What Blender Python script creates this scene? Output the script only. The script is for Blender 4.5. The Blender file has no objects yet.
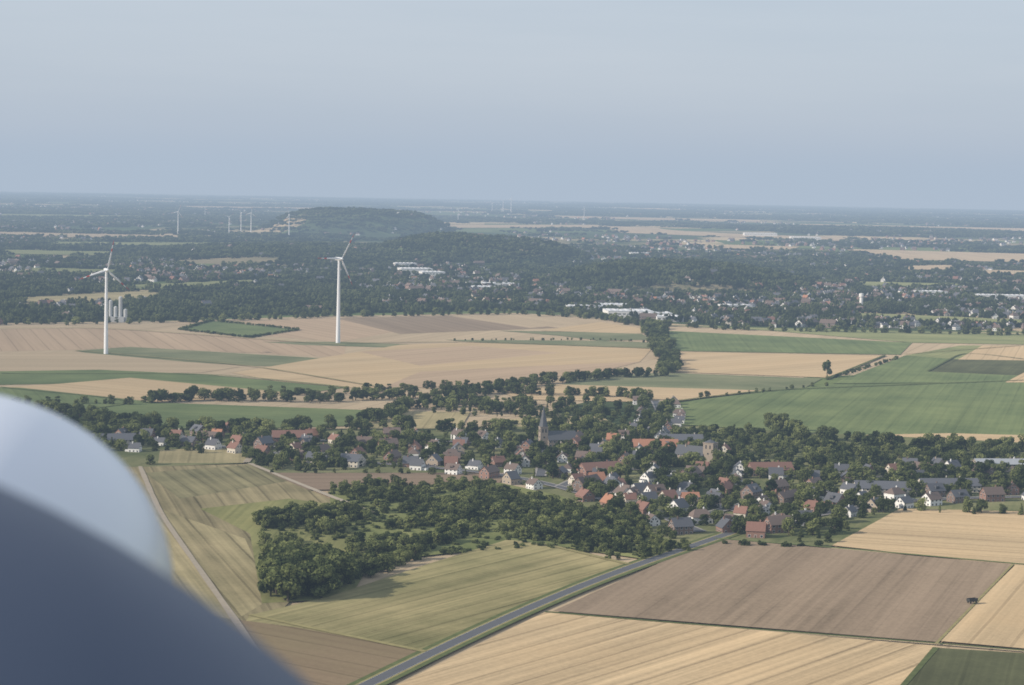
import bpy, bmesh, math, random
import numpy as np
from mathutils import Vector, Matrix, noise
random.seed(7); rng=np.random.default_rng(7)
scene=bpy.context.scene
scene.view_settings.view_transform='Standard'; scene.view_settings.look='None'; scene.view_settings.exposure=0
# ------------------------------------------------------------------ survey frame
F=2133.0; H=200.0; RE=6371000.0
PITCH=math.atan(159.5/F); ROLL=math.radians(1.06)
M=Matrix.Rotation(math.pi/2-PITCH,3,'X')@Matrix.Rotation(ROLL,3,'Z')
MI=M.inverted()
def hills(x,y):
    z=0
    for (cx,cy,rx,ry,h,pw) in HILLS:
        d=((x-cx)/rx)**2+((y-cy)/ry)**2
        if d<1: z+=h*(1-d**pw)**1.3*(1+.18*noise.noise(Vector((x/230,y/230,5))))
    return z
HILLS=[]
def zg(x,y): return -(x*x+y*y)/(2*RE)+(hills(x,y) if HILLS and y>4000 else 0)
def G(u,v,zz=0.0):
    d=M@Vector(((u-512)/F,(342.5-v)/F,-1.0)); z=0.0
    for _ in range(12):
        t=(H-z)/(-d.z); x,y=d.x*t,d.y*t; z=-(x*x+y*y)/(2*RE)
    return Vector((x,y,z+zz))
def P(x,y,z):
    q=MI@Vector((x,y,z-H))
    return 512+F*q.x/(-q.z), 342.5-F*q.y/(-q.z)
def addhill(uc,vb,wpx,hpx,depth,pw):
    p=G(uc,vb); d=p.y
    HILLS.append((p.x,p.y+depth*0.5,wpx/2*d/F,depth,hpx*d/F,pw))
_h=[(352,233,195,21,700,2.2),(480,262,240,18,700,1.5),(690,290,300,19,600,1.2),(300,262,420,7,900,1.2),(900,236,500,3,1500,1.0)]
for a in _h: addhill(*a)
# ------------------------------------------------------------------ helpers
def link(o,parent=None):
    scene.collection.objects.link(o)
    if parent: o.parent=parent
    return o
def obj(name,mesh,loc=(0,0,0),rz=0,sc=(1,1,1),parent=None):
    o=bpy.data.objects.new(name,mesh); o.location=loc; o.rotation_euler=(0,0,rz); o.scale=sc
    return link(o,parent)
def npmesh(name,verts,faces,mats,midx=None,smooth=False):
    me=bpy.data.meshes.new(name); me.from_pydata([tuple(v) for v in verts],[],[tuple(f) for f in faces])
    for m in mats: me.materials.append(m)
    if midx is not None: me.polygons.foreach_set('material_index',np.array(midx,dtype=np.int32))
    if smooth: me.polygons.foreach_set('use_smooth',np.ones(len(faces),dtype=bool))
    me.update(); return me
def newmat(name):
    m=bpy.data.materials.new(name); m.use_nodes=True; nt=m.node_tree; nt.nodes.clear()
    out=nt.nodes.new('ShaderNodeOutputMaterial'); return m,nt,out
def N(nt,t,**k):
    n=nt.nodes.new(t)
    for a,b in k.items(): setattr(n,a,b)
    return n
def mathn(nt,op,a,b=None,c=None):
    n=N(nt,'ShaderNodeMath',operation=op)
    for i,s in enumerate((a,b,c)):
        if s is None: continue
        if isinstance(s,(int,float)): n.inputs[i].default_value=s
        else: nt.links.new(s,n.inputs[i])
    return n.outputs[0]
def noisen(nt,vec,scale,detail=3,rough=.55):
    n=N(nt,'ShaderNodeTexNoise'); n.inputs['Scale'].default_value=scale; n.inputs['Detail'].default_value=detail
    n.inputs['Roughness'].default_value=rough; nt.links.new(vec,n.inputs['Vector']); return n.outputs['Fac']
def mixc(nt,f,a,b):
    n=N(nt,'ShaderNodeMix',data_type='RGBA')
    if isinstance(f,(int,float)): n.inputs[0].default_value=f
    else: nt.links.new(f,n.inputs[0])
    for i,s in ((6,a),(7,b)):
        if isinstance(s,(tuple,list)): n.inputs[i].default_value=(*s[:3],1)
        else: nt.links.new(s,n.inputs[i])
    return n.outputs[2]
def scalec(nt,col,val):
    n=N(nt,'ShaderNodeVectorMath',operation='SCALE'); nt.links.new(col,n.inputs[0]); nt.links.new(val,n.inputs['Scale']); return n.outputs[0]
def ramp(nt,f,stops,interp='LINEAR'):
    n=N(nt,'ShaderNodeValToRGB'); r=n.color_ramp; r.interpolation=interp
    while len(r.elements)<len(stops): r.elements.new(0.5)
    for e,(p,c) in zip(r.elements,stops): e.position=p; e.color=(*c,1) if len(c)==3 else c
    nt.links.new(f,n.inputs[0]); return n.outputs[0]
def diffuse(nt,out,col,rough=1.0):
    b=N(nt,'ShaderNodeBsdfDiffuse'); b.inputs['Roughness'].default_value=rough
    if isinstance(col,(tuple,list)): b.inputs[0].default_value=(*col[:3],1)
    else: nt.links.new(col,b.inputs[0])
    nt.links.new(b.outputs[0],out.inputs[0]); return b
def simple(name,col,var=.25,scale=.6,rough=.8,metal=0,spec=.3,coat=0):
    m,nt,out=newmat(name); tc=N(nt,'ShaderNodeTexCoord')
    n=noisen(nt,tc.outputs['Object'],scale,4)
    oi=N(nt,'ShaderNodeObjectInfo')
    v=mathn(nt,'ADD',mathn(nt,'MULTIPLY_ADD',n,var*2,1-var),mathn(nt,'MULTIPLY_ADD',oi.outputs['Random'],var,-var/2))
    c=N(nt,'ShaderNodeRGB'); c.outputs[0].default_value=(*col,1)
    b=N(nt,'ShaderNodeBsdfPrincipled'); nt.links.new(scalec(nt,c.outputs[0],v),b.inputs['Base Color'])
    b.inputs['Roughness'].default_value=rough; b.inputs['Metallic'].default_value=metal; b.inputs['Specular IOR Level'].default_value=spec
    b.inputs['Coat Weight'].default_value=coat
    nt.links.new(b.outputs[0],out.inputs[0]); return m
def field_mat(name,c1,c2,ang,streak=.35,patch=.3,fine=.2,tram=.25,period=18,sw=4.0,seed=0):
    m,nt,out=newmat(name); tc=N(nt,'ShaderNodeTexCoord')
    mp=N(nt,'ShaderNodeMapping'); mp.vector_type='TEXTURE'; mp.inputs['Rotation'].default_value=(0,0,ang); mp.inputs['Location'].default_value=(seed*37.1,seed*11.3,0)
    nt.links.new(tc.outputs['Object'],mp.inputs['Vector'])
    vs=N(nt,'ShaderNodeVectorMath',operation='MULTIPLY'); nt.links.new(mp.outputs[0],vs.inputs[0]); vs.inputs[1].default_value=(.004,1/sw,1)
    nA=noisen(nt,vs.outputs[0],1,3,.6)
    vs2=N(nt,'ShaderNodeVectorMath',operation='MULTIPLY'); nt.links.new(mp.outputs[0],vs2.inputs[0]); vs2.inputs[1].default_value=(.0015,1/(sw*8),1)
    nA2=noisen(nt,vs2.outputs[0],1,2,.5)
    nB=noisen(nt,mp.outputs[0],.012,4,.6); nC=noisen(nt,mp.outputs[0],.45,3,.7)
    sep=N(nt,'ShaderNodeSeparateXYZ'); nt.links.new(mp.outputs[0],sep.inputs[0])
    wob=mathn(nt,'MULTIPLY_ADD',nB,2.0,sep.outputs[1])
    fr=mathn(nt,'FRACT',mathn(nt,'DIVIDE',wob,period))
    line=mathn(nt,'LESS_THAN',fr,.09)
    v=mathn(nt,'MULTIPLY_ADD',nA,streak*2,1-streak)
    v=mathn(nt,'ADD',v,mathn(nt,'MULTIPLY_ADD',nA2,streak*1.6,-streak*.8))
    v=mathn(nt,'ADD',v,mathn(nt,'MULTIPLY_ADD',nB,patch*2,-patch))
    v=mathn(nt,'ADD',v,mathn(nt,'MULTIPLY_ADD',nC,fine*2,-fine))
    v=mathn(nt,'ADD',v,mathn(nt,'MULTIPLY',line,-tram))
    v=mathn(nt,'MAXIMUM',v,.25)
    f=ramp(nt,mathn(nt,'ADD',mathn(nt,'MULTIPLY',nB,.7),mathn(nt,'MULTIPLY',nA,.3)),[(.38,(0,0,0)),(.62,(1,1,1))])
    diffuse(nt,out,scalec(nt,mixc(nt,f,c1,c2),v)); return m
# ------------------------------------------------------------------ foliage
def leaf_mat(name,c1,c2):
    m,nt,out=newmat(name); tc=N(nt,'ShaderNodeTexCoord'); oi=N(nt,'ShaderNodeObjectInfo')
    n=noisen(nt,tc.outputs['Object'],.55,3,.7)
    f=mathn(nt,'ADD',mathn(nt,'MULTIPLY',n,.9),mathn(nt,'MULTIPLY_ADD',oi.outputs['Random'],1.0,-.5))
    col=mixc(nt,f,c1,c2)
    v=mathn(nt,'MULTIPLY_ADD',oi.outputs['Random'],.8,.7)
    col=scalec(nt,col,v)
    d=N(nt,'ShaderNodeBsdfDiffuse'); t=N(nt,'ShaderNodeBsdfTranslucent'); ms=N(nt,'ShaderNodeMixShader'); ms.inputs[0].default_value=.3
    nt.links.new(col,d.inputs[0]); nt.links.new(col,t.inputs[0]); nt.links.new(d.outputs[0],ms.inputs[1]); nt.links.new(t.outputs[0],ms.inputs[2])
    nt.links.new(ms.outputs[0],out.inputs[0]); return m
LEAF=leaf_mat('foliage',(.060,.082,.032),(.145,.160,.060))
LEAFY=leaf_mat('young_foliage',(.090,.112,.042),(.175,.19,.072))
LEAF2=leaf_mat('foliage_far',(.052,.070,.034),(.110,.126,.056))
BARK=simple('bark',(.09,.07,.05))
def cone(V,Fc,MI_,p0,p1,r0,r1,n,mi):
    p0=np.array(p0,float);p1=np.array(p1,float);d=p1-p0;d/=np.linalg.norm(d)
    a=np.cross(d,[1,0,0]) if abs(d[0])<.9 else np.cross(d,[0,1,0]);a/=np.linalg.norm(a);b=np.cross(d,a);s=len(V)
    for p,r in((p0,r0),(p1,r1)):
        for i in range(n):
            t=2*math.pi*i/n; V.append(p+r*(math.cos(t)*a+math.sin(t)*b))
    for i in range(n):
        Fc.append((s+i,s+(i+1)%n,s+n+(i+1)%n,s+n+i)); MI_.append(mi)
    return s
def leaves(V,Fc,MI_,centers,radii,n,size,r,squash=.85,mi=0):
    w=np.array(radii)**2; w/=w.sum()
    k=r.choice(len(centers),n,p=w)
    d=r.normal(size=(n,3)); d/=np.linalg.norm(d,axis=1)[:,None]
    rad=np.array(radii)[k]*(r.uniform(.7,1.08,n))
    off=d*rad[:,None]; off[:,2]*=squash
    c=np.array(centers)[k]+off
    nn=d+r.normal(scale=.45,size=(n,3)); nn/=np.linalg.norm(nn,axis=1)[:,None]
    h=r.normal(size=(n,3)); a=np.cross(nn,h); a/=np.linalg.norm(a,axis=1)[:,None]; b=np.cross(nn,a)
    s=size*r.uniform(.55,1.25,n)[:,None]/2
    q=np.stack([c-a*s-b*s*.7,c+a*s-b*s*.9,c+a*s*.8+b*s,c-a*s*.9+b*s*.8],1).reshape(-1,3)
    base=len(V); V.extend(list(q))
    for i in range(n): Fc.append((base+4*i,base+4*i+1,base+4*i+2,base+4*i+3)); MI_.append(mi)
def tree_mesh(name,seed,h=10,R=4.2,n=900,size=.75,kind='round',leaf=None,low=.22):
    r=np.random.default_rng(seed); V=[];Fc=[];mi=[]
    cone(V,Fc,mi,(0,0,-.3),(0,0,h*.55),.035*h,.018*h,6,1)
    C=[];Rd=[]
    nb=20 if kind!='poplar' else 12
    for i in range(nb):
        if kind=='round':
            t=r.uniform(0,2*math.pi); z=r.uniform(low,.86); rr=R*math.sqrt(max(.12,1-((z-.48)/.46)**2))*r.uniform(.35,.78)
            C.append((rr*math.cos(t),rr*math.sin(t),z*h)); Rd.append(R*r.uniform(.26,.46))
        elif kind=='poplar':
            z=.15+.75*i/nb; t=r.uniform(0,6.28); C.append((.35*math.cos(t),.35*math.sin(t),z*h)); Rd.append(R*.4*(1-.5*abs(z-.45)/.5)*r.uniform(.8,1.1))
        elif kind=='conifer':
            z=.12+.8*i/nb; t=r.uniform(0,6.28); q=R*.62*(1-z)*1.0; C.append((q*.5*math.cos(t),q*.5*math.sin(t),z*h)); Rd.append(max(.35,q*.7))
        elif kind=='shrub':
            t=r.uniform(0,6.28); z=r.uniform(.12,.7); rr=R*r.uniform(.1,.8); C.append((rr*math.cos(t),rr*math.sin(t),z*h)); Rd.append(R*r.uniform(.22,.42))
    if kind=='round':
        for i in range(7):
            c=C[i]; cone(V,Fc,mi,(0,0,h*r.uniform(.22,.45)),c,.014*h,.004*h,4,1)
    leaves(V,Fc,mi,C,Rd,n,size,r)
    return npmesh(name,V,Fc,[leaf or LEAF,BARK],mi)
TREES=[tree_mesh('broadleaf_tree',i,10,R,1100,.78) for i,R in enumerate((4.0,4.6,3.6,5.0,4.2))]
YNG=[tree_mesh('young_tree',70+i,10,R,900,.8,'round',LEAFY,.12) for i,R in enumerate((4.0,4.6,3.4,4.8))]
POP=[tree_mesh('poplar_tree',20+i,10,2.6,700,.6,'poplar') for i in range(2)]
CON=[tree_mesh('conifer_tree',30+i,10,3.6,800,.6,'conifer') for i in range(2)]
SHR=[tree_mesh('shrub',40+i,5,3.2,500,.7,'shrub') for i in range(3)]
def clump_mesh(name,seed,W=40,h=13,n=9,per=150,size=2.2):
    r=np.random.default_rng(seed);V=[];Fc=[];mi=[];C=[];Rd=[]
    for i in range(n):
        x,y=r.uniform(-W/2,W/2,2); hh=h*r.uniform(.6,1.1); q=r.uniform(3.2,5.5)
        cone(V,Fc,mi,(x,y,-2),(x,y,hh*.6),.35,.2,4,1)
        for j in range(4):
            C.append((x+r.uniform(-.5,.5)*q,y+r.uniform(-.5,.5)*q,hh-q*r.uniform(.7,1.7)));Rd.append(q*r.uniform(.55,.85))
    leaves(V,Fc,mi,C,Rd,n*per,size,r)
    return npmesh(name,V,Fc,[LEAF2,BARK],mi)
CLUMPS=[clump_mesh('tree_clump',60+i) for i in range(5)]
def proto(cname,meshes):
    c=bpy.data.collections.new(cname)
    for i,m in enumerate(meshes):
        c.objects.link(bpy.data.objects.new('v%02d_'%i+m.name.split('.')[0]+'_variant',m))
    return c
C_TREE=proto('woodland_tree_variants',TREES); C_YNG=proto('young_tree_variants',YNG+TREES[:2]); C_SHR=proto('shrub_variants',SHR); C_CL=proto('tree_clump_variants',CLUMPS)
def scatter_obj(name,pts,coll):
    """pts: list of (x,y,z,rot,sx,sz,idx)"""
    a=np.array(pts,float); me=bpy.data.meshes.new(name); me.vertices.add(len(a)); me.vertices.foreach_set('co',a[:,:3].ravel())
    for nm,data in (('rot',np.stack([a[:,3]*0,a[:,3]*0,a[:,3]],1)),('scl',np.stack([a[:,4],a[:,4],a[:,5]],1))):
        at=me.attributes.new(nm,'FLOAT_VECTOR','POINT'); at.data.foreach_set('vector',data.astype(np.float32).ravel())
    at=me.attributes.new('idx','INT','POINT'); at.data.foreach_set('value',a[:,6].astype(np.int32))
    o=link(bpy.data.objects.new(name,me))
    ng=bpy.data.node_groups.new(name+'_instancer','GeometryNodeTree')
    ng.interface.new_socket('Geometry',in_out='INPUT',socket_type='NodeSocketGeometry'); ng.interface.new_socket('Geometry',in_out='OUTPUT',socket_type='NodeSocketGeometry')
    gi=ng.nodes.new('NodeGroupInput'); go=ng.nodes.new('NodeGroupOutput'); ip=ng.nodes.new('GeometryNodeInstanceOnPoints')
    ci=ng.nodes.new('GeometryNodeCollectionInfo'); ci.inputs['Collection'].default_value=coll; ci.inputs['Separate Children'].default_value=True; ci.inputs['Reset Children'].default_value=True
    def na(nm,t):
        n=ng.nodes.new('GeometryNodeInputNamedAttribute'); n.data_type=t; n.inputs['Name'].default_value=nm; return n.outputs[0]
    ng.links.new(gi.outputs[0],ip.inputs['Points']); ng.links.new(ci.outputs[0],ip.inputs['Instance']); ip.inputs['Pick Instance'].default_value=True
    ng.links.new(na('idx','INT'),ip.inputs['Instance Index'])
    e2r=ng.nodes.new('FunctionNodeEulerToRotation'); ng.links.new(na('rot','FLOAT_VECTOR'),e2r.inputs[0]); ng.links.new(e2r.outputs[0],ip.inputs['Rotation'])
    ng.links.new(na('scl','FLOAT_VECTOR'),ip.inputs['Scale']); ng.links.new(ip.outputs[0],go.inputs[0])
    md=o.modifiers.new('instances','NODES'); md.node_group=ng; return o
def inpoly(p,poly):
    x,y=p[0],p[1]; c=False; n=len(poly); j=n-1
    for i in range(n):
        xi,yi=poly[i][0],poly[i][1]; xj,yj=poly[j][0],poly[j][1]
        if (yi>y)!=(yj>y) and x<(xj-xi)*(y-yi)/(yj-yi)+xi: c=not c
        j=i
    return c
def fill(poly,spacing,prob=1.0):
    W=[G(*p) for p in poly]; xs=[w.x for w in W]; ys=[w.y for w in W]; res=[]
    y=min(ys)
    while y<max(ys):
        x=min(xs)
        while x<max(xs):
            q=(x+random.uniform(-.5,.5)*spacing,y+random.uniform(-.5,.5)*spacing)
            if random.random()<prob and inpoly(q,W): res.append(q)
            x+=spacing
        y+=spacing
    return res
def along(poly,step,jit=0,closed=False):
    W=[G(*p) for p in poly]; 
    if closed: W.append(W[0])
    res=[]
    for a,b in zip(W,W[1:]):
        L=(b-a).length; n=max(1,int(L/step))
        for i in range(n):
            q=a.lerp(b,(i+random.uniform(0,.6))/n); res.append((q.x+random.gauss(0,jit),q.y+random.gauss(0,jit)))
    return res
# ------------------------------------------------------------------ ground sheet
def ground():
    m,nt,out=newmat('ground'); tc=N(nt,'ShaderNodeTexCoord'); v=tc.outputs['Object']
    vo=N(nt,'ShaderNodeTexVoronoi'); vo.distance='CHEBYCHEV'; vo.inputs['Scale'].default_value=1/520; nt.links.new(v,vo.inputs['Vector'])
    sp=N(nt,'ShaderNodeSeparateColor'); nt.links.new(vo.outputs['Color'],sp.inputs[0])
    c=ramp(nt,sp.outputs[0],[(0,(.09,.12,.045)),(.2,(.36,.29,.18)),(.4,(.12,.15,.06)),(.58,(.22,.19,.12)),(.72,(.42,.34,.22)),(.88,(.08,.11,.045))],'CONSTANT')
    n=noisen(nt,v,1/1100,5,.65); f=ramp(nt,n,[(.47,(0,0,0)),(.55,(1,1,1))])
    c=mixc(nt,f,c,(.055,.075,.035))
    n2=noisen(nt,v,.03,4,.7)
    c=scalec(nt,c,mathn(nt,'MULTIPLY_ADD',n2,.7,.65)); diffuse(nt,out,c)
    rad=[0]+list(np.geomspace(150,130000,420)); angs=list(np.linspace(-28,28,150))+list(np.linspace(32,328,75))
    V=[];Fc=[];na=len(angs)
    for r in rad:
        for a in angs:
            x=r*math.sin(math.radians(a));y=r*math.cos(math.radians(a)); V.append((x,y,zg(x,y)))
    for i in range(len(rad)-1):
        for j in range(na):
            k=(j+1)%na; Fc.append((i*na+j,i*na+k,(i+1)*na+k,(i+1)*na+j))
    obj('ground',npmesh('ground',V,Fc,[m],smooth=True))
ground()
LAY=[0.10]
def layer(d=.02): LAY[0]+=d; return LAY[0]
NF=[0]
TAN=((.46,.355,.22),(.385,.29,.175)); TAN2=((.41,.33,.22),(.345,.27,.18)); BRN=((.26,.20,.14),(.205,.158,.113)); PINK=((.41,.31,.21),(.335,.25,.17))
GRN=((.115,.15,.068),(.14,.168,.074)); LGR=((.175,.197,.092),(.215,.22,.105)); DGR=((.078,.083,.045),(.095,.10,.052)); OLV=((.215,.188,.105),(.265,.222,.127)); YGR=((.28,.245,.135),(.335,.28,.16)); GT=((.145,.165,.09),(.18,.18,.105))
def field(name,poly,cols,dirp=None,z=None,**k):
    W=[G(*p) for p in poly]; zz=layer() if z is None else z
    if dirp: a=G(*dirp[0]); b=G(*dirp[1])
    else:
        e=max(range(len(W)),key=lambda i:(W[i]-W[i-1]).length); a=W[e-1]; b=W[e]
    ang=math.atan2(b.y-a.y,b.x-a.x); NF[0]+=1
    m=field_mat(name+'_soil',cols[0],cols[1],ang,seed=NF[0],**k)
    V=[(w.x,w.y,w.z+zz) for w in W]
    return obj(name,npmesh(name,V,[tuple(range(len(V)))],[m]))
GR=dict(streak=.2,patch=.36,fine=.22,tram=.12)
ST=dict(streak=.26,patch=.28,fine=.16,tram=.20)
# base mantle of the nearer farmland
field('farmland',[(-260,322),(-60,324),(170,321),(330,316),(520,313),(660,323),(760,329),(1024,333),(1300,338),(1500,800),(-500,800)],TAN2,**ST)
field('stubble_field',[(-120,331),(0,329),(100,328),(250,338),(345,346),(345,358),(130,347),(75,350),(-120,354)],PINK,**ST)
field('stubble_field',[(232,322),(330,318),(405,330),(340,342),(250,335)],PINK,**ST)
field('ploughed_field',[(335,318),(450,316),(560,328),(400,334)],BRN,**ST)
field('ploughed_field',[(450,316),(560,315),(600,322),(530,328)],TAN2,**ST)
field('meadow',[(180,328),(212,321),(300,330),(250,338)],GRN,**GR)
field('crop_field',[(75,351),(130,347),(348,360),(300,367),(250,366),(110,357)],GT,**GR)
field('crop_field',[(262,342),(345,342),(425,345),(400,348),(300,345)],GT,**GR)
field('stubble_field',[(-120,356),(75,352),(240,367),(200,373),(-120,374)],TAN2,**ST)
field('stubble_field',[(232,373),(400,345),(480,342),(652,349),(640,362),(480,380),(380,389),(300,386)],TAN,dirp=((250,372),(600,350)),**ST)
field('ploughed_field',[(360,352),(470,346),(560,353),(420,366)],PINK,**ST)
field('ploughed_field',[(380,389),(420,372),(540,366),(640,362),(600,372),(470,386)],PINK,**ST)
field('maize_field',[(-150,374),(100,370),(210,375),(345,388),(300,394),(200,389),(60,384),(-150,388)],GRN,**GR)
field('stubble_field',[(0,388),(60,384),(130,378),(300,394),(160,403)],TAN,**ST)
field('meadow',[(-200,384),(20,388),(160,403),(60,412),(-200,412)],GRN,**GR)
field('meadow',[(60,409),(160,403),(410,412),(370,426),(200,430),(100,428)],GRN,**GR)
field('crop_field',[(500,331),(640,333),(652,340),(600,341),(560,336)],GT,**GR)
field('stubble_field',[(540,331),(600,322),(650,330),(640,334)],TAN,**ST)
field('crop_field',[(445,340),(600,341),(655,343),(655,349),(480,343)],GT,**GR)
field('crop_field',[(655,325),(770,331),(912,343),(1100,346),(1100,338),(1024,334),(760,328)],LGR,**GR)
field('meadow',[(665,331),(912,343),(900,355),(672,351)],GRN,**GR)
field('stubble_field',[(672,352),(885,356),(826,378),(660,372)],TAN,dirp=((680,372),(880,356)),**ST)
field('crop_field',[(580,378),(660,373),(822,379),(800,391),(640,392),(560,386)],GT,**GR)
field('stubble_field',[(500,392),(560,385),(762,391),(668,403),(520,400)],TAN,**ST)
field('meadow',[(640,412),(700,400),(830,385),(1110,381),(1110,436),(830,438),(780,432),(680,425)],GRN,**GR)
field('crop_field',[(832,384),(905,356),(1110,350),(1110,382)],GRN,**GR)
field('crop_field',[(928,372),(965,352),(1110,362),(1110,380)],DGR,**GR)
field('meadow',[(905,356),(960,346),(1010,346),(960,360)],LGR,**GR)
field('stubble_field',[(958,360),(982,346),(1100,347),(1100,362)],TAN,**ST)
field('stubble_field',[(1005,383),(1030,370),(1110,372),(1110,383)],TAN,**ST)
field('stubble_field',[(800,437),(950,434),(1100,438),(1100,449),(820,449)],TAN,**ST)
field('orchard_meadow',[(505,420),(600,416),(622,430),(500,432)],YGR,**GR)
field('stubble_field',[(360,424),(410,412),(470,413),(460,430),(370,436)],YGR,**ST)
field('garden_ground',[(60,428),(200,429),(400,430),(660,425),(800,433),(1120,448),(1120,512),(900,512),(830,548),(712,543),(690,549),(560,500),(500,476),(270,474),(246,464),(100,470),(50,445)],((.095,.115,.05),(.17,.165,.085)),streak=.05,patch=.5,fine=.35,tram=0)
field('meadow',[(158,464),(160,451),(247,447),(246,464)],YGR,**GR)
# near left
LF=dict(streak=.5,patch=.4,fine=.22,tram=.28,period=15)
field('stubble_field',[(-150,468),(140,468),(250,465),(330,500),(330,560),(255,640),(-150,690)],OLV,dirp=((150,470),(240,620)),**LF)
field('stubble_field',[(140,505),(165,512),(245,540),(272,600),(235,622),(130,600)],YGR,dirp=((150,510),(240,620)),**LF)
field('crop_field',[(145,474),(250,466),(290,482),(180,500)],((.165,.155,.085),(.215,.19,.105)),**LF)
field('meadow',[(200,510),(290,500),(365,510),(390,530),(350,600),(262,605),(250,535)],((.16,.17,.07),(.22,.21,.09)),**GR)
field('ploughed_field',[(268,474),(505,474),(500,484),(345,491),(308,491)],((.24,.18,.13),(.20,.15,.105)),**ST)
field('meadow',[(330,489),(500,484),(560,497),(690,549),(640,560),(540,545),(400,560),(330,520)],((.13,.155,.06),(.18,.185,.075)),**GR)
field('meadow',[(250,617),(330,598),(430,565),(508,541),(545,546),(628,566),(484,627),(418,656),(360,690),(330,760),(150,760)],((.20,.19,.09),(.28,.24,.125)),dirp=((270,612),(540,548)),streak=.4,patch=.5,fine=.22,tram=.24,period=14)
field('ploughed_field',[(240,622),(300,630),(425,653),(360,690),(330,760),(200,760)],((.24,.18,.115),(.19,.15,.09)),dirp=((300,630),(425,653)),**ST)
# near right
field('stubble_field',[(832,547),(900,510),(1110,515),(1130,575),(1012,567)],TAN,dirp=((850,540),(1100,556)),streak=.4,patch=.35,fine=.2,tram=.22)
field('ploughed_field',[(553,613),(714,540),(1012,566),(936,644)],BRN,dirp=((800,630),(880,555)),streak=.45,patch=.5,fine=.28,tram=.08,period=9)
field('stubble_field',[(938,643),(1015,567),(1130,575),(1130,660)],TAN,dirp=((945,643),(1015,568)),streak=.4,patch=.35,fine=.2,tram=.22)
field('stubble_field',[(372,700),(545,614),(935,648),(895,700),(860,780),(200,780)],TAN,dirp=((400,690),(640,622)),streak=.7,patch=.4,fine=.24,tram=.25)
field('maize_field',[(893,700),(936,650),(1130,662),(1130,780),(860,780)],DGR,**GR)
def strip(name,poly,width,mat,z,off=0.0):
    W=[G(*p) for p in poly]; V=[];Fc=[]
    D=[W[0]]
    for a,b in zip(W,W[1:]):
        n=max(1,int((b-a).length/25)); D+= [a.lerp(b,(i+1)/n) for i in range(n)]
    for _ in range(6):
        D=[D[0]]+[(D[i-1]+D[i]*2+D[i+1])/4 for i in range(1,len(D)-1)]+[D[-1]]
    for i,p in enumerate(D):
        t=(D[min(i+1,len(D)-1)]-D[max(i-1,0)]); t.z=0; t.normalize(); n=Vector((-t.y,t.x,0)); ww=width*(1+(.35*noise.noise(p*.05) if width<5.5 and width>1.6 else 0))
        for s in (-1,1):
            q=p+n*(off+s*ww/2); V.append((q.x,q.y,q.z+z))
        if i: Fc.append((2*i-2,2*i-1,2*i+1,2*i))
    return obj(name,npmesh(name,V,Fc,[mat])),D
ASPH=simple('asphalt',(.10,.102,.11),.15,.3,.9); VERGE=simple('verge_grass',(.12,.14,.06),.4,.25,1,spec=0); TRACK=simple('gravel_track',(.36,.31,.24),.2,.3,1,spec=0)
PAVE=simple('pavement_slabs',(.28,.26,.24),.15,.5,.9); DRY=simple('dry_grass',(.24,.21,.10),.4,.25,1,spec=0); PAINT=simple('road_paint',(.5,.5,.48),.25,1,.7)
LAY[0]+=.02
ROAD=[(300,720),(365,689),(418,661),(484,630),(560,596),(628,569),(690,549),(712,541),(735,533)]
strip('road_verge',ROAD,14,VERGE,layer()); strip('road_verge',ROAD,8.5,DRY,layer()); strip('country_road',ROAD,6.2,ASPH,layer())
for off in(-2.85,2.85): strip('road_edge_line',ROAD,.12,PAINT,layer(),off)
for pl,w,m in [([(714,540),(860,551),(1012,566),(1130,575)],3.0,VERGE),([(545,614),(700,628),(936,645),(1130,662)],2.5,VERGE),([(936,646),(1013,566)],1.4,DRY),([(936,650),(893,700)],2.5,VERGE),
    ([(140,468),(160,515),(235,622),(280,690)],3.2,TRACK),([(250,465),(330,498),(375,515)],4,TRACK),([(250,617),(300,630),(425,654)],3,DRY),([(0,388),(160,403),(60,412)],3,VERGE),([(672,352),(885,356)],4,VERGE),
    ([(885,356),(826,380)],4,VERGE),([(545,546),(628,566)],4,DRY),([(0,374),(210,374),(345,388)],4,VERGE),([(668,403),(762,391),(1024,381)],4,VERGE),([(75,351),(250,366),(380,388)],3,DRY),([(246,464),(255,452),(262,446)],5,TRACK),
    ([(345,344),(480,342),(652,349)],4,DRY),([(0,329),(100,328),(345,346)],4,DRY),([(905,355),(1024,346)],3,DRY),([(928,372),(965,352),(1024,360)],3,VERGE)]:
    strip('field_margin' if m is not TRACK else 'farm_track',pl,w,m,layer(.008))
STREETS=[[(60,436),(95,444),(180,440),(250,452),(330,463),(430,468),(520,474),(560,489),(620,507),(690,522),(735,533),(790,528),(850,508),(900,500),(1060,498)],
 [(250,452),(300,440),(350,437),(440,441),(540,449),(600,455),(660,452),(720,458)],
 [(590,497),(620,484),(680,495),(745,515)],
 [(655,402),(664,420),(640,440),(620,455),(600,470),(560,489)],
 [(620,470),(700,478),(780,474),(850,484),(930,476),(1060,470)],
 [(540,449),(545,462),(540,478)],[(690,522),(720,505),(770,500),(830,492)],[(440,441),(430,468)],[(640,508),(660,520),(700,534)]]
SW=[]
for i,s in enumerate(STREETS):
    o,D=strip('village_street',s,5.6,ASPH,layer(.012)); SW.append(D)
    for off in(-3.6,3.6): strip('pavement',s,1.5,PAVE,layer(.003)+.12,off)
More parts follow.
